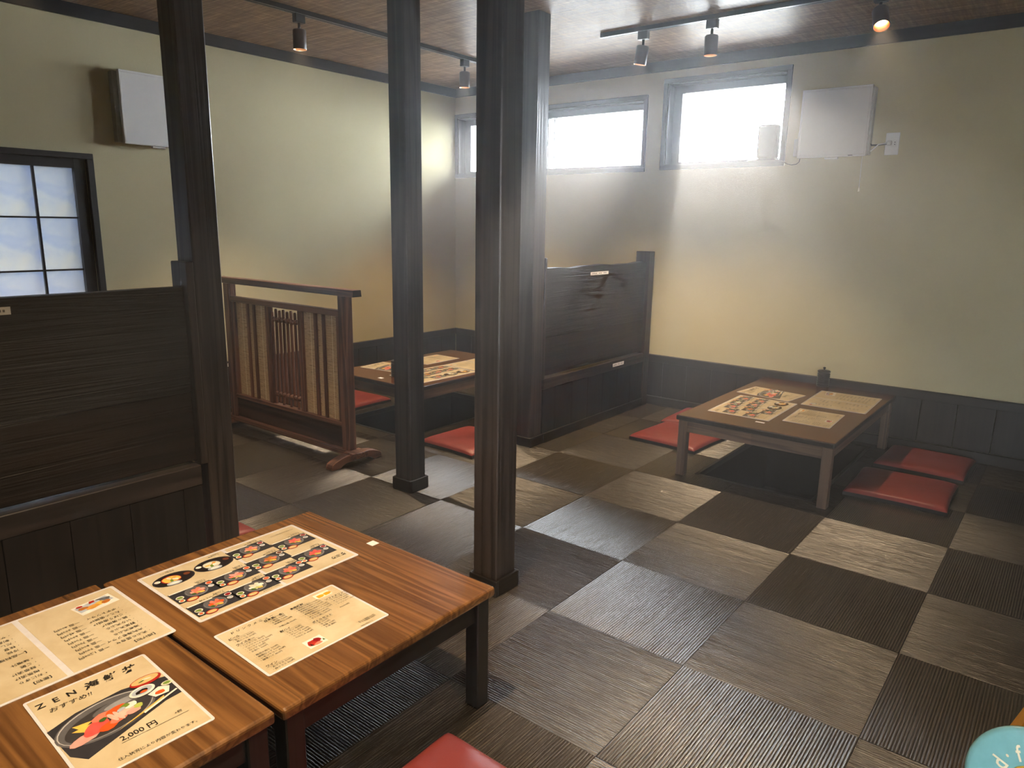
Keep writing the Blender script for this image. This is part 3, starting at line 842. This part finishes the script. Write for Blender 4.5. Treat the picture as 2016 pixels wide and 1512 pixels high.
class Page:
    def __init__(s, w, h): s.w, s.h = w, h; s.z = .0016; s.txt = []; s.parts = []
    def X(s, u): return u - s.w / 2
    def Y(s, v): return s.h / 2 - v
    def text(s, u, v, body, size, **k):
        V, F = text_geo(body, size, **k); s.txt.append((u, v, V, F))
    def line(s, u0, v0, u1, v1, t=.0006):
        dx, dy = u1 - u0, -(v1 - v0); L = math.hypot(dx, dy); nx, ny = -dy / L * t / 2, dx / L * t / 2
        a, b = (s.X(u0), s.Y(v0)), (s.X(u1), s.Y(v1))
        s.txt.append((None, None, [(a[0] + nx, a[1] + ny), (a[0] - nx, a[1] - ny), (b[0] - nx, b[1] - ny), (b[0] + nx, b[1] + ny)], [(0, 1, 2, 3)]))
    def lettering(s, parent):
        me = bpy.data.meshes.new('lettering'); VV = []; FF = []
        for u, v, V, F in s.txt:
            o = len(VV); ou, ov = (0, 0) if u is None else (s.X(u), s.Y(v))
            VV += [(x + ou, y + ov, s.z + .0008) for x, y in V]; FF += [tuple(i + o for i in f) for f in F]
        me.from_pydata(VV, [], FF); me.materials.append(M['ink'])
        o = bpy.data.objects.new('lettering', me); C.objects.link(o); o.parent = parent; o['kind'] = 'stuff'; return o
class Pic:
    """flat printed picture built of coloured shapes in page coordinates"""
    def __init__(s, pg): s.pg = pg; s.b = bmesh.new(); s.mats = []; s.k = 0
    def mi(s, c):
        if c not in s.mats: s.mats.append(c)
        return s.mats.index(c)
    def shape(s, pts, c, dz=None):
        s.k += 1; z = s.pg.z + .00006 * s.k
        vs = [s.b.verts.new((s.pg.X(u), s.pg.Y(v), z)) for u, v in pts]
        f = s.b.faces.new(vs); f.material_index = s.mi(c)
        if f.normal.z < 0 or True:
            f.normal_update()
            if f.normal.z < 0: f.normal_flip()
    def ell(s, u, v, a, b, c, rot=0.0, n=18, wob=0.0, seed=0):
        rr = random.Random(seed + int(u * 9999) + int(v * 7777)); P = []
        for i in range(n):
            t = 2 * PI * i / n; k = 1 + (rr.uniform(-wob, wob) if wob else 0)
            x, y = a * k * math.cos(t), b * k * math.sin(t)
            P.append((u + x * math.cos(rot) - y * math.sin(rot), v + x * math.sin(rot) + y * math.cos(rot)))
        s.shape(P, c)
    def rect(s, u0, v0, u1, v1, c): s.shape([(u0, v0), (u1, v0), (u1, v1), (u0, v1)], c)
    def build(s, name, parent):
        me = bpy.data.meshes.new(name); s.b.to_mesh(me); s.b.free()
        for c in s.mats: me.materials.append(PRINT[c])
        o = bpy.data.objects.new(name, me); C.objects.link(o); o.parent = parent; return o

def sheet(name, label, w, h, loc, rot, border=.010, pages=1, seam=.012):
    pg = Page(w, h)
    t = thing(name, label, 'menu', loc, rot, 'laminated menus on the low tables')
    m = MB(); r = .006
    pts = []
    for cx, cy, a0 in ((w / 2 - r, h / 2 - r, 0), (-w / 2 + r, h / 2 - r, 90), (-w / 2 + r, -h / 2 + r, 180), (w / 2 - r, -h / 2 + r, 270)):
        for k in range(4): pts.append((cx + r * math.cos(math.radians(a0 + 30 * k)), cy + r * math.sin(math.radians(a0 + 30 * k))))
    m.prism(pts, 'z', .0003, .0013); m.build('laminate', 'laminate', t)
    pw = (w - 2 * border - (pages - 1) * seam) / pages
    for i in range(pages):
        a = -w / 2 + border + i * (pw + seam)
        MB().box(a, a + pw, -h / 2 + border, h / 2 - border, .0012, .0016).build('printed_page', 'paper', t)
    return t, pg

def tray(pg, u, v, food, parent, small='dkred', W=.118, H=.070):
    p = Pic(pg)
    p.rect(u - W * .50, v - H * .48, u + W * .50, v + H * .46, 'tray')
    p.ell(u - .004, v + .002, .030, .0285, 'bowl'); p.ell(u - .004, v + .002, .0275, .026, 'bowlhi'); p.ell(u - .004, v + .003, .0265, .0250, 'bowl')
    main, sec = food
    for k in range(6):
        a = k * 1.05; p.ell(u - .006 + .011 * math.cos(a), v + .001 + .009 * math.sin(a), .010, .0065, main if k % 3 else sec, a, 9, .2, k)
    p.ell(u - .010, v - .012, .008, .005, 'egg', .4, 8, .2); p.ell(u - .004, v - .008, .006, .004, 'wasabi', .2, 8, .3); p.ell(u + .009, v - .010, .007, .005, 'leaf', .7, 7, .3)
    p.ell(u - W * .40, v + H * .26, .0095, .0085, 'white'); p.ell(u - W * .40, v + H * .26, .0075, .0065, small)
    p.ell(u - W * .36, v - H * .02, .008, .007, 'white'); p.ell(u - W * .36, v - .001, .006, .005, 'lblue')
    p.ell(u + W * .37, v - H * .06, .0105, .009, 'white'); p.ell(u + W * .37, v - H * .06, .008, .0065, 'green', 0, 9, .2)
    p.ell(u + W * .40, v - H * .32, .008, .007, 'foam'); p.ell(u + W * .40, v - H * .32, .005, .0045, 'roe')
    p.ell(u + W * .20, v - H * .46, .016, .010, 'red'); p.ell(u + W * .20, v - H * .46, .0125, .0072, 'soup')
    p.rect(u - W * .08, v + H * .37, u + W * .48, v + H * .44, 'white')
    p.build('dish_photo', parent)
def oval(pg, u, v, main, parent):
    p = Pic(pg)
    p.ell(u, v, .056, .037, 'tray', 0, 26); p.ell(u, v, .052, .033, 'dark', 0, 26)
    p.ell(u + .006, v + .002, .026, .022, 'red' if main == 'egg' else 'bowl'); p.ell(u + .006, v + .002, .023, .019, main if main != 'egg' else 'egg', 0, 14, .1)
    for k in range(5):
        a = k * 1.25; p.ell(u + .006 + .011 * math.cos(a), v + .002 + .009 * math.sin(a), .009, .0045, ('egg', 'rice', 'fry', 'white', 'green')[k], a, 8, .25, k)
    p.ell(u + .010, v - .024, .020, .010, 'lblue', .1); p.ell(u + .010, v - .024, .013, .006, 'white', .1, 9, .2)
    p.ell(u + .040, v + .010, .008, .007, 'white'); p.ell(u - .038, v + .004, .009, .008, 'brown')
    p.build('dish_photo', parent)

def dish_menu(label, loc, rot):
    w, h = .488, .332
    t, pg = sheet('dish_menu', label, w, h, loc, rot, .009, 2, .010)
    trays = [(.073, .219, ('tuna', 'salmon'), 'dkred'), (.191, .268, ('salmon', 'pale'), 'dkred'), (.191, .168, ('frydk', 'salmon'), 'brown'), (.082, .106, ('tuna', 'tuna'), 'dkred'), (.192, .070, ('salmon', 'tuna'), 'roe'),
             (.307, .152, ('pale', 'salmon'), 'roe'), (.418, .152, ('salmon', 'pale'), 'roe'), (.305, .058, ('rice', 'white'), 'roe'), (.418, .058, ('salmon', 'roe'), 'dkred')]
    for u, v, f, s in trays: tray(pg, u, v, f, t, s)
    oval(pg, .305, .262, 'rice', t); oval(pg, .420, .262, 'egg', t)
    pg.text(.020, .045, '丼ぶり', .017, bold=.0003)
    caps = ['ミックス丼\n1,500円', 'サーモン丼\n1,300円', 'ネギトロ丼\n1,200円', 'まぐろ丼\n1,600円', '海鮮丼\n1,500円', 'うに丼\n1,800円', 'えび丼\n1,300円', 'しらす丼\n1,100円', 'サーモンいくら丼\n1,700円']
    for (u, v, f, s), c in zip(trays, caps): pg.text(u - .050, v + .041, c, .0088, line=.8)
    pg.text(.262, .312, '天ぷら定食\n1,200円', .0070, line=.85); pg.text(.395, .312, '海老天うどん\n1,000円', .0070, line=.85)
    pg.text(.255, .020, '写真はイメージです', .0055)
    pg.text(.020, .300, '※仕入状況により内容が変わります', .0052)
    pg.lettering(t); return t

def drink_menu(label, loc, rot):
    w, h = .336, .234
    t, pg = sheet('drink_menu', label, w, h, loc, rot, .006)
    pg.text(.030, .026, 'ド リ ン ク メ ニ ュ ー', .0115, shear=.2)
    def block(u, v, head, rows, s=.0072, dv=.0093, hs=.0095):
        pg.text(u, v, head, hs, shear=.2, bold=.00012)
        pg.line(u, v + .002, u + .055, v + .002, .0005)
        for i, r in enumerate(rows): pg.text(u + .003, v + .0105 + i * dv, r, s)
    block(.014, .046, 'ビール', ['・生ビール 500円', '・瓶ビール 600円'])
    block(.014, .080, 'ウイスキー', ['・ハイボール 450円', '・ジンジャーハイ 500円', '・コークハイ 500円', '・ロック 500円', '・水割り 500円', '', '・梅酒水割り 500円', '・梅酒ロック 500円', '・レモンサワー 450円', '・緑茶ハイ 450円'])
    block(.014, .203, 'ワイン', ['・赤グラス 500円', '・白グラス 500円'])
    block(.112, .036, '日本酒(一合)', ['・八海山 700円', '・久保田 700円', '・地酒辛口 600円', '', '・冷酒小瓶 900円'])
    block(.112, .105, '酎ハイ', ['・レモン 400円', '・ライム 400円', '・グレープ 400円', '・ウーロン 400円', '・カルピス 400円'])
    block(.186, .034, '本格焼酎', ['・芋焼酎(水割り) 500円', '・麦焼酎(水割り) 500円', '・米焼酎(水割り) 500円', '・そば焼酎(湯割り) 500円', '・黒糖焼酎(ロック) 550円', '・しそ焼酎(ロック) 550円', '・ボトル(芋) 2,800円', '・ボトル(麦) 2,800円'])
    block(.186, .128, 'ボトルセット', ['・氷 300円', '・水 200円', '・炭酸 300円', '・お湯 無料'])
    block(.272, .060, 'ソフトドリンク', ['・ウーロン茶 300円', '・オレンジ 300円', '・コーラ 300円', '・ジンジャー 300円', '', 'ALL300円'])
    pg.text(.255, .207, '・ホット珈琲 300円\n・アイス珈琲 300円', .0064, line=.9); pg.text(.255, .226, '価格は税込です', .0052)
    p = Pic(pg)  # two beer mugs
    p.rect(.262, .016, .308, .040, 'foam')
    for k in (0, 1):
        u = .268 + k * .021; p.rect(u, .020, u + .014, .037, 'beer'); p.rect(u, .018, u + .014, .024, 'foam'); p.ell(u + .016, .030, .004, .005, 'beer')
    p.build('beer_picture', t)
    p = Pic(pg)  # red daruma-like ornament replaced by a plain red bowl and bottle cluster
    p.rect(.120, .178, .168, .214, 'white'); p.ell(.140, .198, .018, .013, 'red', 0, 12, .15); p.ell(.152, .192, .010, .009, 'dkred', 0, 10, .2); p.ell(.146, .206, .012, .005, 'salmon', 0, 9, .2)
    p.shape([(.160, .205), (.167, .205), (.164, .196)], 'leaf'); p.shape([(.128, .205), (.134, .208), (.130, .196)], 'dark')
    p.build('snack_picture', t)
    pg.lettering(t); return t

def food_list(label, loc, rot):
    w, h = .455, .340
    t, pg = sheet('food_list_menu', label, w, h, loc, rot, .008, 2, .013)
    def col(u, v, head, rows, price, pu, dv=.0200, s=.0118):
        pg.text(u, v, head, s * 1.05)
        for i, r in enumerate(rows):
            pg.text(u + .004, v + .022 + i * dv, r, s); pg.text(pu, v + .022 + i * dv, price[i], s)
    col(.030, .034, '【揚げ物】', ['・天ぷら盛合せ', '・大判海老フライ', '・海老天ぷら', '・野菜天ぷら', '・いか天ぷら', '・鶏の唐揚げ', '・ごぼう唐揚げ', '・たこの唐揚げ', '・ポテトフライ'],
        ['一皿 1,200円', '一皿 900円', '一皿 800円', '一皿 700円', '一皿 700円', '一皿 600円', '一皿 450円', '一皿 600円', '一皿 400円'], .130)
    col(.248, .036, '【飯物】', ['・おにぎり', '・梅茶漬け', '・鮭茶漬け', '・ご飯', '・味噌汁'], ['200円', '500円', '500円', '200円', '150円'], .370)
    col(.248, .176, '【一品料理】', ['・冷奴', '・枝豆', '・だし巻き玉子', '・刺身盛合せ', '・サラダ'], ['300円', '350円', '550円', '1,500円', '500円'], .370)
    p = Pic(pg)  # fried food drawing on a paper-lined tray
    p.shape([(.020, .250), (.112, .238), (.120, .292), (.026, .306)], 'white'); p.shape([(.026, .270), (.110, .252), (.114, .284), (.036, .300)], 'lblue')
    p.ell(.062, .270, .016, .010, 'egg', -.5, 12, .1); p.ell(.079, .265, .017, .010, 'fry', -.3, 12, .1); p.ell(.046, .268, .012, .009, 'frydk', -.4, 12, .1); p.ell(.098, .272, .012, .007, 'frydk', 0, 12, .1)
    p.shape([(.030, .282), (.060, .290), (.062, .294), (.030, .288)], 'dark'); p.shape([(.034, .276), (.055, .282), (.055, .285), (.033, .280)], 'dark')
    p.shape([(.066, .286), (.080, .284), (.076, .296), (.064, .296)], 'red'); p.ell(.102, .286, .008, .005, 'red', 0, 8)
    p.build('fried_food_drawing', t)
    p = Pic(pg); p.ell(.395, .285, .022, .016, 'lblue', 0, 14, .05); p.ell(.395, .282, .016, .010, 'rice', 0, 12, .15); p.ell(.425, .292, .010, .008, 'red', 0, 10); p.build('rice_drawing', t)
    pg.lettering(t); return t

def bowl_menu(label, loc, rot):
    w, h = .236, .326
    t, pg = sheet('bowl_menu', label, w, h, loc, rot, .006)
    pg.text(.014, .044, 'Z  E  N', .024, bold=.0004); pg.text(.100, .046, '海', .028, shear=.2, bold=.0007); pg.text(.136, .046, '鮮', .028, shear=.2, bold=.0007); pg.text(.174, .046, '丼', .028, shear=.2, bold=.0007)
    pg.text(.026, .072, 'おすすめ!!', .0175, shear=.2)
    p = Pic(pg)
    p.shape([(.004, .130), (.060, .108), (.150, .098), (.230, .118), (.230, .196), (.196, .200), (.030, .262), (.010, .232)], 'tray')
    p.ell(.098, .165, .095, .058, 'bowl', -.18, 30); p.ell(.098, .163, .091, .054, 'rim', -.18, 30); p.ell(.098, .164, .089, .052, 'bowl', -.18, 30); p.ell(.100, .170, .082, .044, 'bowldk', -.18, 28)
    p.ell(.128, .141, .050, .018, 'bowl', -.1, 18); p.ell(.134, .139, .034, .010, 'bowlhi', -.1, 18)
    p.shape([(.040, .150), (.075, .156), (.050, .172)], 'egg'); p.shape([(.034, .166), (.070, .164), (.052, .182)], 'egg')
    for q in ((.045, .202, .026, .012, 'pale'), (.075, .178, .024, .015, 'tuna'), (.092, .158, .020, .012, 'salmon'), (.116, .156, .022, .010, 'roe'), (.066, .190, .022, .012, 'tuna'), (.090, .196, .020, .012, 'roe'), (.112, .186, .018, .011, 'salmon'),
              (.130, .176, .018, .012, 'shrimp'), (.104, .176, .005, .018, 'shrimp'), (.114, .178, .005, .019, 'shrimp'), (.140, .184, .016, .009, 'pale'), (.142, .162, .014, .009, 'white'), (.133, .158, .010, .006, 'green'), (.152, .176, .009, .007, 'wasabi'), (.088, .170, .008, .005, 'leaf'), (.124, .164, .009, .005, 'lblue')):
        p.ell(q[0], q[1], q[2], q[3], q[4], -.25, 12, .12)
    p.ell(.196, .104, .032, .017, 'red', -.05, 22); p.ell(.196, .101, .028, .012, 'soup', -.05, 20); p.ell(.200, .100, .010, .003, 'rice', .2, 8); p.ell(.188, .103, .007, .002, 'leaf', -.2, 8)
    p.ell(.176, .136, .026, .017, 'white', -.15, 20); p.ell(.176, .135, .021, .012, 'lblue', -.15, 18); p.ell(.174, .137, .015, .008, 'dark', 0, 10, .25); p.ell(.178, .140, .008, .004, 'roe', 0, 8, .2)
    p.shape([(.178, .158), (.204, .146), (.222, .158), (.212, .178), (.186, .176)], 'white'); p.ell(.198, .166, .011, .006, 'roe', 0, 9, .2)
    p.ell(.222, .146, .012, .008, 'rice', 0, 12); p.ell(.222, .145, .008, .005, 'green', 0, 10)
    p.shape([(.096, .226), (.104, .222), (.200, .182), (.196, .192)], 'stick'); p.shape([(.150, .206), (.226, .178), (.228, .182), (.150, .212)], 'white')
    p.build('bowl_photo', t)
    pg.text(.088, .258, '2,000 円', .0195, bold=.0002); pg.text(.188, .256, '+税', .0095, shear=.2); pg.line(.086, .264, .212, .264, .0008)
    pg.text(.064, .308, '仕入状況により内容が変わります。', .0094, space=1.0)
    pg.lettering(t); return t

bowl_a = bowl_menu('recommended bowl menu lying on the pine table at the bottom left', (-.082, -2.368, Z1), math.radians(87.5))
list_a = food_list('two-page food list with fried food drawing on the near left pine table', (-.443, -2.377, Z1), math.radians(-90))
dish_a = dish_menu('two-page rice bowl photo menu on the pine table nearest the middle pillar', (-.428, -1.852, Z1), math.radians(-90.5))
drink_a = drink_menu('drinks menu at the front edge of the nearest pine table', (-.064, -1.944, Z1), math.radians(88.5))
S = .985
def put(o, loc, rot, label):
    return dup(o, loc, math.radians(rot), label)
put(bowl_a, (-.098, 1.418, ZR), 82, 'recommended bowl menu on the window table, turned at an angle')
put(dish_a, (-.056, 1.015, ZR), 90.5, 'two-page rice bowl photo menu on the window table'); 
put(list_a, (.285, 1.498, ZR), -88.5, 'two-page food list near the wall end of the window table')
put(drink_a, (.272, 1.003, ZR), 92, 'drinks menu near the front right corner of the window table')
put(dish_a, (-2.000, .482, ZR), 88, 'two-page rice bowl photo menu on the far corner table')
put(list_a, (-1.985, .960, ZR), -90, 'two-page food list on the far corner table, half behind the middle pillar')
put(drink_a, (-2.362, .835, ZR), 90, 'drinks menu at the back of the far corner table')
put(bowl_a, (-2.372, .430, ZR), 97, 'recommended bowl menu on the far corner table beside the screen')

# ------------------------------------------------------------------ pale blue tin at the bottom right corner
R = .122
ta = math.radians(54)
t = thing('round_tin', 'pale blue round tin with cream lettering at the bottom right corner', 'tin', (1.355, -1.067, R * math.sin(ta) + .001))
t.rotation_euler.x = ta
t.rotation_euler.z = math.radians(-4)
MB().lathe([(R * .96, -.046), (R, -.040), (R, -.016), (R * .985, -.007), (R * .95, -.002), (R * .86, 0), (.001, .001)], 56).build('lid', 'teal', t)
em = MB(); em.lathe([(R * .30, -.002), (R * .30, .0022), (.001, .0026)], 28); em.build('centre_emblem', 'yellow', t)
VV, FF = [], []
chars = 'good·food·drink·'
for i, ch in enumerate(chars):
    V, F = text_geo(ch, R * .40, bold=.0007)
    wdt = (max(v[0] for v in V) + min(v[0] for v in V)) / 2 if V else 0
    a = math.radians(228 - i * 22.5)
    o = len(VV)
    for x_, y_ in V:
        x2, y2 = (x_ - wdt) * .75, y_ + R * .37
        an = a - PI / 2
        VV.append((x2 * math.cos(an) - y2 * math.sin(an), x2 * math.sin(an) + y2 * math.cos(an), .0032))
    FF += [tuple(q + o for q in f) for f in F]
me = bpy.data.meshes.new('lettering'); me.from_pydata(VV, [], FF); me.materials.append(M['cream'])
o = bpy.data.objects.new('lettering', me); C.objects.link(o); o.parent = t; o['kind'] = 'stuff'
t = thing('orange_box', 'orange box end showing behind the pale blue tin', 'box', (1.46, -.90, 0))
MB().prism([(-.177, 0), (.12, 0), (.12, .19), (-.114, .19)], 'y', 0, .10, 0, .003).build('carton', 'orange', t)
box('lid_flap', 'orange', -.114, .122, -.002, .102, .190, .194, t, .001)

# ------------------------------------------------------------------ haze volume added to imitate lens glare round the windows
if USE_HAZE:
    k = NT('glare_haze'); k.t.nodes.remove(k.b)
    vs = k.n('ShaderNodeVolumeScatter'); vs.inputs['Color'].default_value = (.97, .98, 1, 1); vs.inputs['Density'].default_value = HAZE; vs.inputs['Anisotropy'].default_value = .78
    k.l(vs.outputs[0], k.out.inputs['Volume']); M['haze'] = k.m
    hz = MB().box(XA + .001, XR - .001, YF + .001, YB - .001, .001, ZC - .002).build('haze', 'haze'); tag(hz, 'faint haze volume added to imitate veiling glare around the bright windows', 'haze', kind='stuff')
